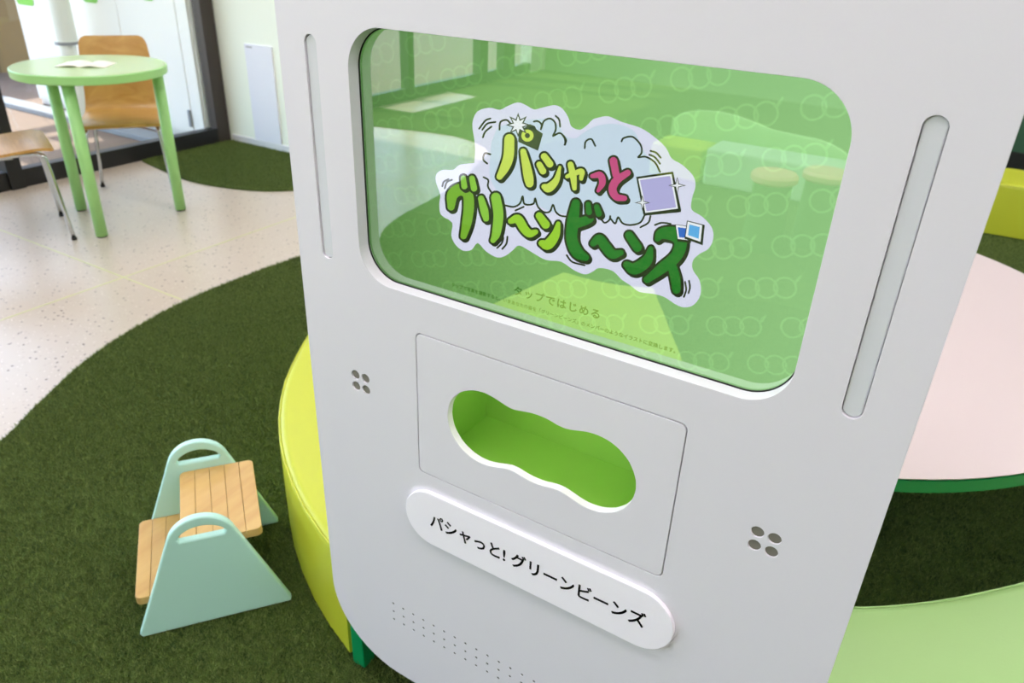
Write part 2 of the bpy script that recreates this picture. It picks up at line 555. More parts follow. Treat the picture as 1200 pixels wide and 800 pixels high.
# notice board on the partition
t = thing('notice_panel', 'tall white panel hanging low on the pale green wall', 'panel', (-4.11, PY_ - 0.01, 0.03))
link('board', plate(rrect(-4.235, -3.985, 0.05, 0.665, 0.004, 3), [], 0.012, 0.001, FACE(PY_)), 'board_white', t)
link('printed_line', box((-4.22, PY_ - 0.0126, 0.645), (-4.16, PY_ - 0.0119, 0.650)), 'gap', t)

# ================================================================== THE KIOSK
KX = -0.391
D = 0.73
KT = 0.022          # thickness of the front panel
kiosk = thing('photo_kiosk', 'white upright photo kiosk with a green touch screen and bean shaped opening', 'kiosk', (KX, 0.9, 0))
scr_o = rrect(-0.685, -0.097, 0.917, 1.248, 0.052, 16)
door_o = rrect(-0.591, -0.195, 0.623, 0.862, 0.0095, 8)
slots = [rrect(x - 0.0102, x + 0.0102, 0.933, 1.2315, 0.0101, 10) for x in (-0.7465, -0.0355)]
dots = [(x, z) for cx in (-0.699, -0.085) for x in (cx - 0.0099, cx + 0.0099) for z in (0.7325, 0.7525)]
spk = [(-0.6575 + 0.0222 * i, z) for i in range(25) for z in (0.3, 0.2805, 0.261)]
holes = [scr_o, door_o] + slots + [circ(x, z, 0.0076, 24) for x, z in dots] + [circ(x, z, 0.0027, 10) for x, z in spk]
outer = rrect(-0.803, 0.0225, 0.122, 1.46, 0.155, 24)
link('front_panel', plate(outer, holes, KT, 0.0006, FACE(D + KT)), 'panel', kiosk)
# dark discs set inside the speaker holes, standing in for their shade
V, Fc = [], []
for x, z in spk:
    b = len(V); N = 10
    for y_ in (D + 0.0012, D + 0.006):
        V += [(x + 0.0026 * math.cos(2 * math.pi * k / N), y_, z + 0.0026 * math.sin(2 * math.pi * k / N)) for k in range(N)]
    Fc.append(tuple(range(b, b + N)))
    Fc += [(b + k, b + (k + 1) % N, b + N + (k + 1) % N, b + N + k) for k in range(N)]
me = bpy.data.meshes.new('spk'); me.from_pydata(V, [], Fc); me.update()
sp_ = link('speaker_hole_shade', me, 'gap', kiosk); sp_['kind'] = 'stuff'
# plugs in the two clusters of four holes
pl = plate(circ(0, 0, 0.0075, 24), [], 0.006, 0.001, FACE(0))
for x, z in dots:
    link('vent_plug', pl, 'plug', kiosk, (x - KX, D + 0.0078 - 0.9, z))
# frosted light strips in the slots
for i, s in enumerate(slots):
    x = (-0.7465, -0.0355)[i]
    link('light_strip', plate(rrect(x - 0.0095, x + 0.0095, 0.9337, 1.2308, 0.0094, 10), [], 0.008, 0.0016, FACE(D + 0.0105)), 'strip', kiosk)
    link('strip_backing', plate(rrect(x - 0.014, x + 0.014, 0.925, 1.24, 0.012, 6), [], 0.003, 0, FACE(D + KT + 0.004)), 'gap', kiosk)
# black gasket round the screen
link('screen_gasket', plate(rrect(-0.70, -0.082, 0.902, 1.263, 0.06, 12), [rrect(-0.6835, -0.0985, 0.9185, 1.2465, 0.0505, 16)], 0.0016, 0, FACE(D + KT - 0.0022)), 'dark', kiosk)
link('screen_glass', plate(rrect(-0.6995, -0.0825, 0.9025, 1.2625, 0.055, 10), [], 0.0008, 0, FACE(D + KT - 0.0008)), 'screen_glass', kiosk)

YD = D + 0.0245      # picture plane of the display
M['display'] = display_falloff_mat('display_view_falloff')
disp = bpy.data.objects.new('display', None)
bpy.data.objects.remove(disp)
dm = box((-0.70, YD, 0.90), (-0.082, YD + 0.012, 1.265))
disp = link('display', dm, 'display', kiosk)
disp['label'] = 'lit green touch screen showing a bubble lettered title'
# shift the mesh so that the display's own origin is its centre
off = Vector((0, YD - 0.9, 1.0825))
disp.data.transform(Matrix.Translation(-off)); disp.location = off
disp['_w'] = (KX, YD, 1.0825)

# ---- artwork shown on the display (flat pictures in the plane of the display)
HG = np.array([[1.24173010e-03, 4.04150312e-04, -1.49517081e+00], [1.44503970e-03, -2.30187153e-03, 1.21937061e+00], [1.03139212e-03, -7.49976082e-04, 1.0]])
def sheet(p):                   # drawing sheet units -> metres on the display
    v = HG @ np.array([p[0], p[1], 1.0])
    return v[0] / v[2] , v[1] / v[2]
A4 = lambda pts: [(x / 4.2105 + 490, y / 4.2105 + 110) + tuple(r / 4.2105 for r in rest) for x, y, *rest in pts]
A5 = lambda pts: [(x / 3.81 + 650, y / 3.81 + 160) + tuple(r / 3.81 for r in rest) for x, y, *rest in pts]
def ly(layer): return YD - 0.00016 * layer

class Art:
    def __init__(s): s.v = []; s.f = []; s.m = []
    def poly(s, pts, layer, mat):
        """any simple polygon, triangulated"""
        q = [sheet(p) for p in pts]
        bm = bmesh.new()
        vs_ = [bm.verts.new((x, 0, z)) for x, z in q]
        es = [bm.edges.new((vs_[i], vs_[(i + 1) % len(vs_)])) for i in range(len(vs_))]
        r = bmesh.ops.triangle_fill(bm, edges=es, use_beauty=True)
        bm.verts.index_update()
        b = len(s.v)
        for v in bm.verts: s.v.append((v.co.x, ly(layer), v.co.z))
        for f in bm.faces:
            idx = [b + v.index for v in f.verts]
            if f.normal.y > 0: idx.reverse()
            s.f.append(idx); s.m.append(mat)
        bm.free()
    def stroke(s, pts, layer, mat, grow=0.0, shift=(0, 0), n=6):
        P = smooth_path(pts, n)
        prev = None
        for p in P:
            x, y, r = p[0] + shift[0], p[1] + shift[1], max(0.15, p[2] + grow)
            N = 14
            b = len(s.v)
            for k in range(N):
                a = 2 * math.pi * k / N
                X, Z = sheet((x + r * math.cos(a), y + r * math.sin(a)))
                s.v.append((X, ly(layer), Z))
            s.f.append([b + k for k in range(N)]); s.m.append(mat)
            if prev is not None:
                (px, py, pr) = prev
                d = math.hypot(x - px, y - py)
                if d > 1e-4:
                    nx, ny = -(y - py) / d, (x - px) / d
                    b = len(s.v)
                    for (qx, qy, qr) in ((px, py, pr), (x, y, r)):
                        for sg in (1, -1):
                            X, Z = sheet((qx + sg * nx * qr, qy + sg * ny * qr))
                            s.v.append((X, ly(layer), Z))
                    s.f.append([b, b + 1, b + 3, b + 2]); s.m.append(mat)
            prev = (x, y, r)
    def build(s, name, mats):
        me = bpy.data.meshes.new(name)
        me.from_pydata(s.v, [], s.f)
        for q in mats: me.materials.append(M[q])
        me.polygons.foreach_set('material_index', s.m)
        me.update()
        return link(name, me, mats, disp)

def scr(name, c, k=1.4): M[name] = glow('display_' + name, c, k)
scr('s_black', (26, 32, 24)); scr('s_white', (218, 220, 242)); scr('s_sky', (198, 216, 234)); scr('s_pure', (236, 240, 246))
scr('s_yel', (200, 222, 92)); scr('s_pink', (198, 66, 130)); scr('s_g1', (118, 176, 48)); scr('s_g2', (138, 198, 66)); scr('s_g3', (152, 206, 50)); scr('s_dk', (24, 118, 36))
scr('s_lav', (176, 172, 222)); scr('s_b1', (40, 100, 200)); scr('s_b2', (92, 172, 232)); scr('s_cam', (46, 58, 44)); scr('s_pea', (140, 196, 112)); scr('s_txt', (62, 120, 40))

# pea pod outlines of the background, one picture per pod
def pea_mesh():
    V, Fc = [], []
    for c_ in (-0.0186, 0.0, 0.0186):
        N = 24; b = len(V)
        for k in range(N):
            t = 2 * math.pi * k / N
            for q in (0.0098, 0.0122): V.append((c_ + q * math.cos(t), 0, q * math.sin(t)))
        for k in range(N):
            i, j = b + 2 * k, b + 2 * ((k + 1) % N)
            Fc.append((i, i + 1, j + 1, j))
    b = len(V)
    V += [(x, 0, z) for x, z in ((0.0285, 0.003), (0.0325, 0.0065), (0.0365, 0.0125), (0.0345, 0.0138), (0.0305, 0.0100), (0.0275, 0.0055))]
    Fc.append(tuple(range(b, b + 6)))
    me = bpy.data.meshes.new('pod'); me.from_pydata(V, [], Fc); me.update()
    return me
M['pod'] = display_falloff_mat('display_pods', 1.27)
pm = pea_mesh()
for i in range(-14, 15):
    for j in range(-14, 15):
        x = -0.1724 + 0.0772 * i + 0.0515 * j; z = 1.1212 + 0.0211 * i - 0.031 * j
        if -0.69 < x < -0.095 and 0.912 < z < 1.254:
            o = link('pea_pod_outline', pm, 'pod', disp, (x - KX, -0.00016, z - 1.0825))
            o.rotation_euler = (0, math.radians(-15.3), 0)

# white sticker outline and pale blue cloud
a = Art()
outline = [(553, 192), (554, 176.5), (553, 164.6), (550.6, 145.6), (556.5, 131.4), (570.8, 127), (582.6, 129.5), (592, 125), (604, 120.7), (613.5, 124), (623, 129), (632.5, 127), (646.8, 124), (656, 127.8), (663.4, 138.5), (667, 149), (677, 153), (686, 147), (692, 141), (700, 138.4), (710.7, 137.3), (726.7, 144), (748, 150.7), (764, 161), (778, 174), (785, 187), (797, 194), (810, 207), (813, 219), (809, 233.5), (808.5, 247), (820.6, 255), (832, 267.6), (834, 281), (828.5, 293), (818, 299), (810, 307), (810, 318), (818, 330.6), (819, 347), (811, 359), (799.6, 362), (789, 358), (776, 349.5), (763, 346), (747, 343.7), (736.6, 336), (726, 329), (715.6, 319), (700, 315.5), (692, 320), (683, 323), (670, 318), (655, 308), (637, 306), (620, 296.5), (606, 289), (599, 294), (590, 301), (580, 303), (567, 296), (557, 286), (550, 294), (540, 295), (531, 288), (526, 277), (527, 262), (514, 253), (512, 240), (513, 229), (508, 214.5), (508.5, 205), (516, 200), (528, 200), (536, 194)]
a.poly([tuple(p) for p in smooth_path(outline + [outline[0]], 3)[:-1]], 2, 0)
cloud = [(573, 168), (580, 152), (592, 146), (612, 142), (640, 140), (652, 148), (660, 160), (672, 163), (682, 156), (695, 149), (712, 146), (728, 148), (742, 156), (749, 172), (756, 184), (766, 196), (771, 206), (764, 235), (756, 252), (744, 263), (725, 262), (705, 258), (690, 252), (660, 252), (640, 248), (622, 240), (600, 243), (588, 238), (578, 222), (571, 205)]
a.poly([tuple(p) for p in smooth_path(cloud + [cloud[0]], 3)[:-1]], 3, 1)
a.build('title_sticker', ['s_white', 's_sky'])

# thin ink lines of the cloud and the movement marks
thin4 = [[(290, 175), (320, 135), (345, 125)], [(305, 180), (330, 150), (370, 142)], [(308, 218), (320, 190), (350, 165)], [(390, 180), (395, 142), (425, 132), (445, 150)], [(560, 140), (580, 138), (598, 155), (595, 178)],
         [(598, 170), (610, 138), (640, 125), (665, 145), (668, 180), (655, 210)], [(655, 212), (690, 197), (713, 225), (715, 255)], [(668, 112), (685, 130), (690, 165)], [(330, 348), (310, 328), (318, 297), (345, 302)], [(312, 415), (335, 430), (333, 460), (350, 490)],
         [(420, 555), (460, 562), (492, 545), (505, 510), (512, 545), (535, 552), (560, 545), (567, 520), (580, 560), (610, 588), (640, 585), (655, 552), (668, 585), (690, 605), (718, 610)], [(470, 580), (510, 562)], [(120, 470), (130, 440), (155, 428)], [(108, 460), (115, 438), (138, 425)], [(380, 765), (402, 742), (410, 715)], [(405, 770), (425, 745), (430, 710)]]
thin5 = [[(35, 40), (42, 20), (30, 0)], [(125, 55), (130, 25), (155, 15), (172, 45)], [(290, 25), (300, 10), (340, 5), (375, 40), (380, 75), (365, 95)], [(365, 97), (400, 95), (440, 120), (462, 162)], [(420, 68), (445, 76), (465, 98)], [(415, 85), (440, 97), (462, 125)],
         [(200, 375), (215, 390), (235, 378), (240, 360)], [(240, 370), (262, 393), (275, 365), (295, 392), (330, 400), (375, 388), (396, 350)], [(420, 360), (410, 390), (375, 410)], [(440, 400), (470, 390), (510, 395)], [(45, 535), (70, 565), (125, 580)], [(575, 655), (580, 690), (570, 722)], [(593, 650), (597, 680), (590, 705)]]
for l in [A4(q) for q in thin4] + [A5(q) for q in thin5]:
    a = Art(); a.stroke([p + (1.1,) for p in l], 4, 0, n=4)
    a.build('ink_line', ['s_black'])

letters = [
 ('s_yel', [A4([(440, 226, 27), (436, 310, 28), (418, 365, 26), (392, 412, 18)]), A4([(508, 288, 17), (522, 350, 23), (535, 415, 26), (540, 446, 22)])]),
 ('s_yel', [A4([(612, 312, 19), (640, 350, 20)]), A4([(588, 352, 17), (606, 385, 19)]), A4([(690, 365, 9), (672, 430, 18), (635, 468, 24), (612, 462, 16)])]),
 ('s_yel', [A5([(62, 128, 15), (74, 180, 17), (80, 235, 12)]), A5([(47, 182, 11), (80, 168, 13), (112, 160, 15), (110, 192, 11)])]),
 ('s_pink', [A5([(160, 180, 12), (195, 176, 17), (205, 210, 17), (186, 246, 10)])]),
 ('s_pink', [A5([(254, 112, 19), (266, 175, 18)]), A5([(318, 166, 16), (268, 200, 20), (250, 240, 20), (268, 274, 18), (304, 280, 14)])]),
 ('s_g1', [A4([(152, 562, 20), (160, 500, 30), (200, 476, 32), (234, 500, 28), (240, 560, 28), (230, 640, 26), (214, 706, 18)])]),
 ('s_g2', [A4([(300, 520, 17), (316, 580, 22), (325, 620, 17)]), A4([(373, 515, 26), (386, 600, 27), (376, 690, 24), (360, 727, 16)])]),
 ('s_g3', [A4([(448, 632, 17), (482, 622, 24), (512, 668, 24), (540, 694, 22), (570, 686, 15)])]),
 ('s_g3', [A4([(588, 606, 20), (620, 650, 23)]), A4([(682, 645, 13), (668, 700, 24), (632, 748, 28), (600, 742, 18)])]),
 ('s_dk', [A5([(86, 302, 20), (74, 380, 28), (68, 460, 27), (92, 520, 28), (130, 545, 18)]), A5([(80, 395, 24), (130, 380, 22), (148, 372, 20)])]),
 ('s_dk', [A5([(164, 482, 16), (192, 462, 22), (218, 495, 24), (250, 530, 23), (288, 524, 15)])]),
 ('s_dk', [A5([(325, 446, 20), (362, 500, 22)]), A5([(422, 506, 13), (404, 560, 26), (350, 596, 28), (314, 578, 18)])]),
 ('s_dk', [A5([(452, 462, 14), (472, 438, 26), (530, 442, 34), (556, 480, 30), (535, 540, 28), (470, 595, 26), (406, 644, 18)]), A5([(516, 580, 22), (532, 640, 24), (537, 690, 20)])]),
]
marks = [('s_g2', [A4([(213, 418, 15), (218, 460, 17)]), A4([(256, 420, 16), (266, 470, 18)])]),
 ('s_dk', [A5([(142, 306, 13), (146, 342, 15)]), A5([(180, 318, 14), (190, 348, 16)])])]
def letter(name, strokes, mat, L):
    a = Art()
    for st in strokes:
        a.stroke(st, L, 0, 2.0)
        for q in (0.35, 0.7, 1.0): a.stroke(st, L, 0, 1.3, (2.0 * q, 2.5 * q), n=4)
        a.stroke(st, L + 1, 1, -0.55)
    a.build(name, ['s_black', mat])
for mat, strokes in letters: letter('title_letter', strokes, mat, 5)
for mat, strokes in marks: letter('title_letter_mark', strokes, mat, 7)

def star(c, ro, ri, n, rot=0.0, sx=1, sy=1):
    return [(c[0] + (ro if k % 2 == 0 else ri) * sx * math.cos(rot + math.pi * k / n), c[1] + (ro if k % 2 == 0 else ri) * sy * math.sin(rot + math.pi * k / n)) for k in range(2 * n)]
a = Art()
a.poly(A4([(488, 178), (520, 168), (540, 152), (566, 162), (574, 178), (606, 200), (582, 284), (484, 240)]), 7, 0)
a.poly(circ(*A4([(530, 209)])[0], 7.2, 22), 8, 1)
a.poly(circ(*A4([(530, 209)])[0], 3.0, 16), 9, 0)
sc_ = A4([(484, 156)])[0]
a.poly(star(sc_, 14.5, 7.2, 8, -math.pi / 2), 9, 0)
a.poly(star(sc_, 10.8, 4.9, 8, -math.pi / 2), 10, 2)
a.build('camera_picture', ['s_cam', 's_yel', 's_pure'])
a = Art()
a.poly(A5([(356, 184), (522, 160), (558, 332), (556, 342), (394, 358), (388, 350)]), 7, 0)
a.poly(A5([(366, 192), (515, 171), (544, 326), (398, 345)]), 8, 1)
a.poly(A5([(374, 198), (509, 179), (536, 320), (404, 337)]), 9, 2)
for c_, r_ in (((541, 222), 9.0), ((385, 299), 7.8)):
    c_ = A5([c_])[0]
    a.poly(star(c_, r_ + 1.5, r_ * 0.33, 4, 0), 10, 0)
    a.poly(star(c_, r_ - 0.8, r_ * 0.2, 4, 0), 11, 1)
a.build('photo_card', ['s_black', 's_pure', 's_lav'])
a = Art()
for pts, mat in ((((532, 396), (588, 404), (596, 470), (542, 464)), 2), (((586, 380), (656, 398), (648, 478), (576, 452)), 3)):
    cx = sum(p[0] for p in pts) / 4; cy = sum(p[1] for p in pts) / 4
    L = 7 if mat == 2 else 10
    sc2 = lambda k: [(cx + (x - cx) * k, cy + (y - cy) * k) for x, y in pts]
    a.poly(A5([(x + 3, y + 5) for x, y in sc2(1.14)]), L, 0)
    a.poly(A5(sc2(0.93)), L + 1, 1)
    a.poly(A5(sc2(0.66)), L + 2, mat)
a.build('small_cards', ['s_black', 's_pure', 's_b1', 's_b2'])

def screen_text(body, size, weight, spacing, x0, x1, z, name):
    me, a0, a1 = text_mesh(body, size, weight, spacing)
    k = (x1 - x0) / (a1 - a0)
    me.transform(Matrix.Diagonal((k, min(k, 1.1), 1, 1)))
    me.transform(Matrix.Translation((x0 - a0 * k, z, 0)))
    me.transform(FACE(ly(6)))
    return link(name, me, 's_txt', disp)
screen_text('タップではじめる', 0.0124, 0.00035, 1.2, -0.449, -0.329, 0.9495, 'prompt_text')
screen_text('タップで写真を撮影すると、いまあなたの姿を「グリーンビーンズ」のメンバーのようなイラストに変換します。', 0.0060, 0.00016, 1.0, -0.546, -0.231, 0.9345, 'caption_text')

# ---- access door with the bean shaped opening
def bean_outline():
    cs = [(-0.4775, 0.745, 0.0585), (-0.391, 0.7455, 0.0535), (-0.3055, 0.7445, 0.0585)]
    pts = []
    N = 140
    for k in range(N):
        t = 2 * math.pi * k / N
        dx, dz = math.cos(t), math.sin(t)
        # march outwards on a smooth union of three discs
        best = 0.0
        cx, cz = -0.391, 0.745
        s = 0.0
        lo = 0.0
        for i in range(420):
            s = i * 0.0005
            x, z = cx + dx * s, cz + dz * s
            e = sum(math.exp(-70 * (math.hypot(x - a_, z - b_) - r_)) for a_, b_, r_ in cs)
            d = -math.log(e) / 70
            if d > -0.0: break
        pts.append((x, z))
    # resample evenly
    P = pts + [pts[0]]
    L = [0]
    for p, q in zip(P, P[1:]): L.append(L[-1] + math.hypot(q[0] - p[0], q[1] - p[1]))
    out = []
    for k in range(110):
        s = L[-1] * k / 110
        i = max(j for j in range(len(L)) if L[j] <= s)
        i = min(i, len(P) - 2)
        f = (s - L[i]) / max(1e-9, L[i + 1] - L[i])
        out.append((P[i][0] + (P[i + 1][0] - P[i][0]) * f, P[i][1] + (P[i + 1][1] - P[i][1]) * f))
    return out
bean = bean_outline()
door = link('access_door', plate(rrect(-0.5895, -0.1965, 0.6245, 0.8605, 0.009, 8), [bean], 0.012, 0.0008, FACE(D + 0.012)), 'door', kiosk)
door['label'] = 'flush white hatch with a three lobed bean shaped hole'
link('door_gasket', plate(rrect(-0.605, -0.181, 0.609, 0.876, 0.012, 6), [rrect(-0.588, -0.198, 0.626, 0.859, 0.009, 6)], 0.002, 0, FACE(D + 0.0225)), 'gap', kiosk)
# green compartment behind it, open to the front
bm = bmesh.new()
cx0, cx1, cz0, cz1, cy0, cy1 = -0.553, -0.229, 0.668, 0.835, D + 0.0145, 0.857
w_ = 0.008
add_box(bm, (cx0 - w_, cy0, cz0 - w_), (cx1 + w_, cy1 + w_, cz0))
add_box(bm, (cx0 - w_, cy0, cz1), (cx1 + w_, cy1 + w_, cz1 + w_))
add_box(bm, (cx0 - w_, cy0, cz0), (cx0, cy1 + w_, cz1))
add_box(bm, (cx1, cy0, cz0), (cx1 + w_, cy1 + w_, cz1))
add_box(bm, (cx0, cy1, cz0), (cx1, cy1 + w_, cz1))
comp = link('compartment', mk(bm), 'box_green', kiosk)
comp['label'] = 'bright green inside of the print tray'
link('added_tray_light', box((cx0 + 0.02, cy0 + 0.006, cz1 - 0.006), (cx1 - 0.02, cy0 + 0.018, cz1 - 0.001)), glow('added_tray_glow', (255, 252, 235), 10.0), kiosk)  # unseen lamp added to brighten the inside of the tray
hk = [(-0.5455, 0.782, 0.838), (-0.5455, 0.782, 0.822), (-0.541, 0.782, 0.813), (-0.534, 0.782, 0.813), (-0.531, 0.782, 0.82)]
link('cable_hook', tube([tuple(p) for p in smooth_path(hk, 4)], 0.0018, 8), 'dark', kiosk)

# ---- raised name plate
npl = link('name_plate', plate(rrect(-0.6145, -0.1655, 0.4925, 0.5945, 0.0508, 20), [], 0.007, 0.0012, FACE(D)), 'plate', kiosk)
npl['label'] = 'raised white pill shaped sign with black lettering'
off = Vector((0, D - 0.007 - 0.9, 0.5435))
npl.data.transform(Matrix.Translation(-off)); npl.location = off
npl['_w'] = (KX, D - 0.007, 0.5435)
me, a0, a1 = text_mesh('パシャっと! グリーンビーンズ', 0.0295, 0.00068, 1.0)
k = (-0.2045 + 0.5655) / (a1 - a0)
me.transform(Matrix.Diagonal((k, 1, 1, 1)))
me.transform(Matrix.Translation((-0.5655 - a0 * k, 0.5325, 0)))
me.transform(FACE(D - 0.0073))
link('lettering', me, 'ink', npl)

# ---- casing and legs
link('side_panel', box((-0.745, D + KT, 0.13), (-0.73, 0.97, 1.44)), 'panel', kiosk)
link('side_panel', box((-0.052, D + KT, 0.13), (-0.037, 0.97, 1.44)), 'panel', kiosk)
link('back_panel', box((-0.745, 0.97, 0.13), (-0.037, 0.985, 1.44)), 'panel', kiosk)
link('top_panel', box((-0.73, D + KT, 1.42), (-0.052, 0.97, 1.44)), 'panel', kiosk)
link('bottom_panel', box((-0.73, D + KT, 0.13), (-0.052, 0.97, 0.15)), 'panel', kiosk)
for x0, x1 in ((-0.810, -0.779), (-0.003, 0.018)):
    link('leg', box((x0, D + 0.038, 0.004), (x1, 0.80, 0.75), 0.002), 'leg_green', kiosk)

# ================================================================== BENCHES
def ring_bench(name, label, t0, t1, ri, ro, zt, mat, base_mat=None, n=44, group=None, cen=C):
    """ring_sector bench; ri/ro are functions of the angle in degrees"""
    mid = math.radians((t0 + t1) / 2)
    rm = (ri((t0 + t1) / 2) + ro((t0 + t1) / 2)) / 2
    t = thing(name, label, 'bench', (cen.x + rm * math.cos(mid), cen.y + rm * math.sin(mid), 0), group)
    er = 0.022
    def prof(a):
        i, o = ri(a), ro(a)
        P = [(i, 0.012)]
        for k in range(6):
            q = math.pi / 2 * k / 5
            P.append((i + er - er * math.cos(q), zt - er + er * math.sin(q)))
        for k in range(1, 6): P.append((i + (o - i) * k / 6.0 if False else i + er + (o - i - 2 * er) * k / 6.0, zt))
        for k in range(6):
            q = math.pi / 2 * (1 - k / 5)
            P.append((o - er + er * math.cos(q), zt - er + er * math.sin(q)))
        P.append((o, 0.012))
        return P
    bm = bmesh.new(); rings = []
    for k in range(n + 1):
        a = t0 + (t1 - t0) * k / n
        ca, sa = math.cos(math.radians(a)), math.sin(math.radians(a))
        rings.append([bm.verts.new((cen.x + r * ca, cen.y + r * sa, z)) for r, z in prof(a)])
    for A_, B_ in zip(rings, rings[1:]):
        L = len(A_)
        for k in range(L): bm.faces.new((A_[k], A_[(k + 1) % L], B_[(k + 1) % L], B_[k]))
    bm.faces.new(rings[0]); bm.faces.new(rings[-1])
    me = mk(bm)
    for p in me.polygons: p.use_smooth = True
    try: me.set_sharp_from_angle(angle=math.radians(40))
    except Exception: pass
    link('cushion', me, mat, t)
    for fn, dr in ((ro, -0.003), (ri, 0.003)):
        path = []
        for k in range(n + 1):
            a = t0 + (t1 - t0) * k / n
            r = fn(a) + dr
            path.append((cen.x + r * math.cos(math.radians(a)), cen.y + r * math.sin(math.radians(a)), zt - 0.008))
        link('seam_piping', tube(path, 0.0026, 6), mat, t)
    return t

def interp(tab):
    xs = [p[0] for p in tab]; ys = [p[1] for p in tab]
    pp = smooth_path(tab, 10); px = [p[0] for p in pp]; py = [p[1] for p in pp]
    return lambda a: float(np.interp(a, px, py))
ro_y = interp([(90, 1.40), (130, 1.37), (170, 1.36), (195, 1.365), (214, 1.39), (226, 1.425), (235.6, 1.447), (245, 1.458), (252.9, 1.46)])
ring_bench('curved_bench', 'bright yellow curved vinyl bench emerging behind the left edge of the kiosk', 96, 252.6, lambda a: 1.0, ro_y, 0.28, 'yellow')
ri_g = interp([(-75, 1.07), (-66, 1.045), (-56, 1.012), (-45.6, 0.987), (-20, 0.96), (20, 0.95), (60, 0.95), (90, 0.98)])
ring_bench('curved_bench', 'pale green curved vinyl bench in the lower right corner beside the kiosk', -72.5, 42, ri_g, lambda a: 1.46 if a < 0 else 1.46 - 0.0008 * a, 0.28, 'mint')
C2 = Vector((0.1, 2.6, 0))
ring_bench('curved_bench', 'yellow bench far behind the pink round table on the right', 62, 112, lambda a: 2.13, lambda a: 2.55, 0.285, 'yellow', cen=Vector((0.35, 2.6, 0)))
# benches seen only as reflections in the screen
ring_bench('curved_bench', 'lime bench standing opposite the kiosk, reflected low in the screen', 58, 99, lambda a: 0.45, lambda a: 0.98, 0.28, 'lime', cen=Vector((-1.08, -1.24, 0)))

# round table with pink top
t = thing('round_table', 'large round table with pale pink top and green edge behind the kiosk', 'table', (C.x, C.y, 0))
link('table_top', lathe([(0, 0.447), (0.872, 0.447), (0.878, 0.449), (0.88, 0.4525), (0, 0.4525)][::-1], C, 96), 'pink', t)
link('table_edge', lathe([(0, 0.416), (0.874, 0.416), (0.880, 0.419), (0.880, 0.4465), (0, 0.4465)], C, 96), 'edge_green', t)
link('pedestal', lathe([(0, 0.03), (0.11, 0.03), (0.10, 0.2), (0.10, 0.4155), (0, 0.4155)], C, 40), 'edge_green', t)
link('foot', lathe([(0, 0.008), (0.40, 0.008), (0.40, 0.025), (0.12, 0.034), (0, 0.034)], C, 48), 'edge_green', t)

# ================================================================== STEP STOOL
O = Vector((-1.218, 0.563, 0.0)); U = Vector((0.6, 0.8, 0)); W = Vector((-0.8, 0.6, 0))
ZB = 0.012
stool = thing('step_stool', 'small two step stool with mint side panels and pale wooden treads', 'step stool', tuple(O + U * 0.155 + W * 0.14))
def SM(w):       # local x -> U, local y -> Z, local z -> -W ; back of plate at w
    return Matrix(((U.x, 0, -W.x, O.x + W.x * w), (U.y, 0, -W.y, O.y + W.y * w), (0, 1, 0, 0), (0, 0, 0, 1)))
def side_outline():
    r = 0.068; c = (0.1535, 0.229)
    P = [(0.004, ZB), (0.0, ZB + 0.008)]
    a0, a1 = 160, 24
    arc = [(c[0] + r * math.cos(math.radians(a0 + (a1 - a0) * k / 20)), c[1] + r * math.sin(math.radians(a0 + (a1 - a0) * k / 20))) for k in range(21)]
    P += arc + [(0.311, ZB + 0.008), (0.309, ZB)]
    return P
def slot_outline():
    top = [(0.108 + 0.094 * k / 14, 0.250 + 0.024 * math.sin(math.pi * (k / 14)) ** 0.6) for k in range(15)]
    return [(0.112, 0.243), (0.1, 0.247)][:1] + top + [(0.198, 0.243)]
for wv in (0.018, 0.288):
    link('side_panel', plate(side_outline(), [slot_outline()], 0.018, 0.004, SM(wv), 3), 'stool_mint', stool)
def tread(u0, u1, w0, w1, z, th, slats):
    for k in range(slats):
        a_ = u0 + (u1 - u0) * k / slats; b_ = u0 + (u1 - u0) * (k + 1) / slats
        bm = bmesh.new()
        add_box(bm, (a_ + 0.0004, w0, z - th), (b_ - 0.0004, w1, z), 0.0012, 2)
        if k in (0, slats - 1): pass
        me = mk(bm)
        me.transform(Matrix(((U.x, W.x, 0, O.x), (U.y, W.y, 0, O.y), (0, 0, 1, 0), (0, 0, 0, 1))))
        o = link('tread_board', me, 'board', stool)
def tread_rounded(u0, u1, w0, w1, z, th, slats, r=0.012):
    """slats of one tread, the outer corners of the first and last board rounded"""
    for k in range(slats):
        a_ = u0 + (u1 - u0) * k / slats + 0.0003; b_ = u0 + (u1 - u0) * (k + 1) / slats - 0.0003
        pts = []
        def corner(cx, cy, s):
            for q in range(6):
                t_ = math.radians(s + 90 * q / 5)
                pts.append((cx + r * math.cos(t_), cy + r * math.sin(t_)))
        if k == slats - 1: corner(b_ - r, w1 - r, 0)
        else: pts.append((b_, w1))
        if k == 0: corner(a_ + r, w1 - r, 90); corner(a_ + r, w0 + r, 180)
        else: pts += [(a_, w1), (a_, w0)]
        if k == slats - 1: corner(b_ - r, w0 + r, 270)
        else: pts.append((b_, w0))
        me = plate(pts, [], th, 0.0009 if 0 < k < slats - 1 else 0.0016, Matrix.Translation((0, 0, z - th)))
        me.transform(Matrix(((U.x, W.x, 0, O.x), (U.y, W.y, 0, O.y), (0, 0, 1, 0), (0, 0, 0, 1))))
        link('tread_board', me, 'board', stool)
tread_rounded(0.110, 0.272, 0.0185, 0.2695, 0.222, 0.02, 5)
tread_rounded(0.004, 0.150, 0.0185, 0.2695, 0.105, 0.02, 5)

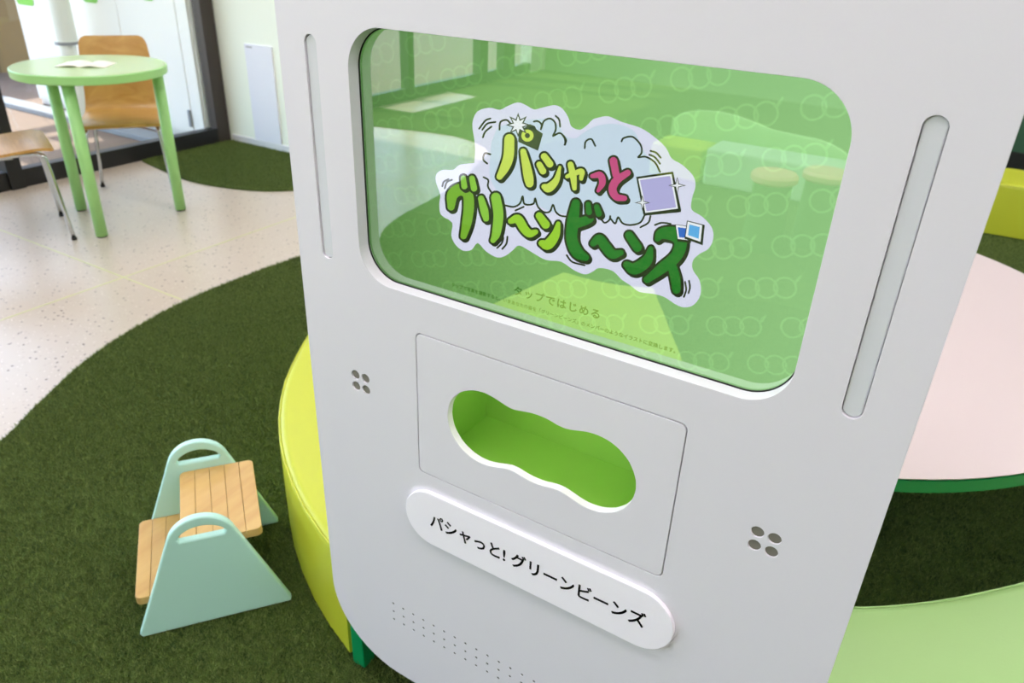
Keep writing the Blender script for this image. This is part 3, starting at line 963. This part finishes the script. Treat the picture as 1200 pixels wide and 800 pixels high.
# ================================================================== GREEN TABLE, CHAIRS, MAGAZINE
TC = Vector((-3.617, 2.136, 0))
t = thing('side_table', 'small round light green table with three legs by the window', 'table', tuple(TC))
link('table_top', lathe([(0, 0.706), (0.324, 0.706), (0.329, 0.710), (0.330, 0.742), (0.326, 0.745), (0, 0.745)], TC, 72), ['table_green'], t)
link('window_pale_surface', lathe([(0, 0.7448), (0.3255, 0.7448), (0.3255, 0.7458), (0, 0.7458)], TC, 72), 'table_top', t)
for fx, fy in ((-3.462, 1.924), (-3.502, 2.395), (-3.892, 2.088)):
    top = Vector((TC.x + (fx - TC.x) * 1.0, TC.y + (fy - TC.y) * 1.0, 0.7055))
    lg = link('leg', tube([(fx, fy, 0.006), tuple(top)], [0.0265, 0.0265], 20), 'table_green', t)
    link('foot_pad', lathe([(0, 0.0), (0.023, 0.0), (0.023, 0.007), (0, 0.007)], Vector((fx, fy, 0)), 20), 'rubber', t)

def chair_mesh_shell():
    prof = smooth_path([(0.215, 0.418), (0.205, 0.428), (0.15, 0.437), (0.0, 0.428), (-0.12, 0.428), (-0.172, 0.445), (-0.198, 0.50), (-0.212, 0.60), (-0.235, 0.72), (-0.255, 0.80)], 9)
    n = len(prof); th = 0.012
    bm = bmesh.new(); NW = 10
    grid = {}
    for side in (0, 1):
        for i, p in enumerate(prof):
            q0 = prof[max(0, i - 1)]; q1 = prof[min(n - 1, i + 1)]
            d = q1 - q0; d = d / np.linalg.norm(d); nr = np.array([-d[1], d[0]]) * (-1)
            s = i / (n - 1)
            hw = 0.200 - 0.040 * max(0, (s - 0.42) / 0.58)
            if s > 0.93: hw -= 0.032 * (1 - math.sqrt(max(0, 1 - ((s - 0.93) / 0.07) ** 2)))
            if s < 0.05: hw -= 0.03 * ((0.05 - s) / 0.05) ** 2
            for k in range(NW + 1):
                y = hw * (2 * k / NW - 1)
                dish = 0.016 * (abs(2 * k / NW - 1) ** 2) * math.sin(math.pi * s)
                x = p[0] - nr[0] * (dish) + nr[0] * th * side
                z = p[1] - nr[1] * (dish) + nr[1] * th * side
                grid[side, i, k] = bm.verts.new((x, y, z))
    for side in (0, 1):
        for i in range(n - 1):
            for k in range(NW):
                bm.faces.new((grid[side, i, k], grid[side, i + 1, k], grid[side, i + 1, k + 1], grid[side, i, k + 1]))
    for i in range(n - 1):
        for k in (0, NW):
            bm.faces.new((grid[0, i, k], grid[0, i + 1, k], grid[1, i + 1, k], grid[1, i, k]))
    for k in range(NW):
        for i in (0, n - 1):
            bm.faces.new((grid[0, i, k], grid[0, i, k + 1], grid[1, i, k + 1], grid[1, i, k]))
    me = mk(bm)
    for p in me.polygons: p.use_smooth = True
    try: me.set_sharp_from_angle(angle=math.radians(45))
    except Exception: pass
    return me
shell = chair_mesh_shell()
leg_f = {s: tube([tuple(p) for p in smooth_path([(-0.06, s * 0.155, 0.408), (0.13, s * 0.16, 0.408), (0.165, s * 0.165, 0.398), (0.185, s * 0.172, 0.36), (0.215, s * 0.195, 0.012)], 5)], 0.0095, 10) for s in (-1, 1)}
leg_b = {s: tube([tuple(p) for p in smooth_path([(0.06, s * 0.140, 0.398), (-0.10, s * 0.145, 0.398), (-0.15, s * 0.155, 0.385), (-0.168, s * 0.165, 0.34), (-0.235, s * 0.195, 0.012)], 5)], 0.0095, 10) for s in (-1, 1)}
bar = tube([(0.0, -0.15, 0.403), (0.0, 0.15, 0.403)], 0.008, 8)
cap = lathe([(0, 0), (0.012, 0), (0.012, 0.014), (0, 0.014)], Vector((0, 0, 0)), 12)
def chair(label, x, y, ang):
    t = thing('shell_chair', label, 'chair', (x, y, 0), 'plywood shell chairs at the green table')
    t.rotation_euler = (0, 0, ang)
    link('seat_shell', shell, 'ply', t, (0, 0, 0))
    for s in (-1, 1):
        a_ = link('leg', leg_f[s], 'chrome', t, (0, 0, 0)); b_ = link('leg', leg_b[s], 'chrome', t, (0, 0, 0))
        link('foot_cap', cap, 'rubber', a_, (0.215, s * 0.195, 0)); link('foot_cap', cap, 'rubber', b_, (-0.235, s * 0.195, 0))
    link('cross_bar', bar, 'chrome', t, (0, 0, 0))
    return t
chair('honey plywood chair facing us behind the green table, its back in view', -3.87, 2.405, math.atan2(-0.6, 0.8))
chair('honey plywood chair cut by the left picture edge, only its seat front in view', -3.785, 1.70, math.atan2(0.92, 0.39))

mg = thing('open_magazine', 'open magazine lying on the green table top', 'magazine', (-3.62, 2.12, 0.746))
def page(sgn):
    bm = bmesh.new(); g = []
    for i in range(9):
        s = i / 8
        xx = sgn * (0.002 + 0.108 * s); zz = 0.0015 + 0.010 * math.sin(math.pi * min(1, s * 1.1)) ** 0.8 * (1 - 0.55 * s)
        g.append([bm.verts.new((xx, yy, z_)) for yy in (-0.075, 0.075) for z_ in (zz, max(0.0003, zz - 0.0035))])
    for a_, b_ in zip(g, g[1:]):
        for k in ((0, 2), (3, 1), (1, 0), (2, 3)):
            bm.faces.new((a_[k[0]], a_[k[1]], b_[k[1]], b_[k[0]]))
    bm.faces.new((g[0][0], g[0][1], g[0][3], g[0][2])); bm.faces.new((g[-1][0], g[-1][1], g[-1][3], g[-1][2]))
    return mk(bm)
mg.rotation_euler = (0, 0, math.radians(38))
link('page_block', page(-1), 'paper', mg, (0, 0, 0))
link('page_block', page(1), 'paper', mg, (0, 0, 0))

# ================================================================== REFLECTED CORNER (behind the viewpoint)
wave_t = [(-1.80, 0.305), (-1.70, 0.36), (-1.5, 0.385), (-1.32, 0.365), (-1.15, 0.325), (-1.0, 0.315), (-0.85, 0.305), (-0.72, 0.27), (-0.6, 0.2)]
wv = [tuple(p) for p in smooth_path(wave_t, 5)]
t = tag(link('low_screen', plate([(-1.80, 0.008), (-0.6, 0.008)] + wv[::-1], [], 0.04, 0.004, FACE(-3.5)), 'wave'), 'low pale green partition with a wavy top, reflected at the right of the screen', 'partition')
t = thing('block_seat', 'pale mint block seat before the wavy partition, reflected in the screen', 'seat', (-1.1, -3.3, 0))
link('cushion', box((-1.42, -3.40, 0.01), (-0.62, -3.12, 0.24), 0.02, 3), 'pale_mint', t)
t = thing('block_seat', 'short lime block seat before the wavy partition, reflected in the screen', 'seat', (-1.6, -3.3, 0))
link('cushion', box((-1.78, -3.40, 0.01), (-1.44, -3.12, 0.22), 0.02, 3), 'lime', t)
for i, (x, y, lb) in enumerate(((-0.80, -2.25, 'blush topped round stool, left of the three reflected in the screen'), (-0.60, -2.45, 'blush topped round stool, middle of the three reflected in the screen'), (-0.36, -2.05, 'blush topped round stool, right of the three reflected in the screen'))):
    t = thing('round_stool', lb, 'stool', (x, y, 0), 'blush round stools')
    link('seat', lathe([(0, 0.34), (0.10, 0.34), (0.112, 0.352), (0.112, 0.375), (0.10, 0.388), (0, 0.39)], Vector((x, y, 0)), 32), 'blush', t)
    link('base', lathe([(0, 0.008), (0.10, 0.008), (0.09, 0.34), (0, 0.34)], Vector((x, y, 0)), 32), 'stool_base', t)

# ================================================================== OUTSIDE
struct(link('ground_outside', box((-30, -30, -0.12), (WX - 0.05, 30, -0.02)), 'pave'))
tag(link('kerb_stone', box((-8.2, 3.20, -0.02), (WX - 0.06, 3.34, 0.02), 0.006), 'kerb'), 'pale grey kerb strip outside before the white cabinet', 'kerb')
# white cabinet with doors and leaf green marks
cab = thing('outdoor_cabinet', 'tall white steel cabinet with green marks outside the window', 'cabinet', (-5.65, 3.75, -0.02))
link('body', box((-6.66, 3.46, -0.02), (-4.60, 4.1, 2.3), 0.01), 'steel_white', cab)
for x0, x1 in ((-6.65, -5.99), (-5.985, -5.36), (-5.355, -4.725), (-4.715, -4.605)):
    dr = link('door', box((x0, 3.44, 0.03), (x1, 3.4595, 2.28), 0.004), 'steel_white', cab)
link('hinge', box((-4.745, 3.425, 0.08), (-4.722, 3.4395, 0.195), 0.003), 'kerb', cab)
for x0, x1, z in ((-6.62, -6.39, 0.738), (-5.73, -5.56, 0.815), (-5.04, -4.92, 0.873)):
    link('green_mark', plate(rrect(x0, x1, z, z + 0.16, 0.03, 6), [], 0.003, 0, FACE(3.4395)), 'brand_green', cab)
pole = thing('downpipe', 'round white post with a collar outside before the cabinet', 'post', (-5.74, 3.25, -0.02))
link('lower_pipe', lathe([(0, 0.02), (0.056, 0.02), (0.056, 0.545), (0, 0.545)], Vector((-5.733, 3.25, 0)), 28), 'pole_white', pole)
link('collar', lathe([(0, 0.545), (0.075, 0.545), (0.075, 0.565), (0, 0.565)], Vector((-5.733, 3.25, 0)), 28), 'kerb', pole)
link('upper_pipe', lathe([(0, 0.565), (0.072, 0.565), (0.072, 2.99), (0, 2.99)], Vector((-5.725, 3.25, 0)), 28), 'pole_white', pole)
# low brown wall across the forecourt
bd = thing('brown_wall', 'brown tiled wall standing outside at the upper left', 'wall', (-8.6, 4.5, -0.02))
link('wall_body', box((-9.0, 3.4, -0.02), (-8.4, 9, 2.2)), 'brown_wall', bd)
for k in range(3):
    link('pillar', box((-8.4, 4.0 + 1.6 * k, -0.02), (-8.3, 4.3 + 1.6 * k, 2.2)), 'tan', bd)
link('base_course', box((-8.4, 3.4, -0.02), (-8.36, 9, 0.22)), 'frame', bd)
hd = tag(link('hedge', box((-11.8, -14, -0.02), (-11.0, -2.5, 0.75), 0.1, 3), 'hedge'), 'clipped green hedge outside, reflected in the screen', 'hedge')
# unseen overhang added to shade the windows, slats gapped for sun patches
cp = thing('added_canopy', 'unseen grey overhang added for shade, slatted outer part for sun patches', 'added_canopy', (-6.5, 1.4, 3.0))
link('shade_slab', box((-6.75, -2.3, 3.0), (WX - 0.1, 5.2, 3.12)), 'added_canopy', cp)
x = -6.80
while x > -7.9:
    w = random.uniform(0.10, 0.26)
    y = -2.3
    while y < 5.2:
        l = random.uniform(0.5, 1.6)
        link('dapple_slat', box((x - w, y, 3.02), (x, min(5.2, y + l), 3.06)), 'added_canopy', cp)
        y += l + random.uniform(0.12, 0.45)
    x -= w + random.uniform(0.07, 0.2)
for y in (-2.2, 5.1):
    link('post', box((-8.2, y - 0.05, -0.02), (-8.1, y + 0.05, 3.06)), 'added_canopy', cp)
    link('beam', box((-8.3, y - 0.05, 3.06), (-6.7, y + 0.05, 3.12)), 'added_canopy', cp)

for o in bpy.data.objects:
    if '_w' in o: del o['_w']
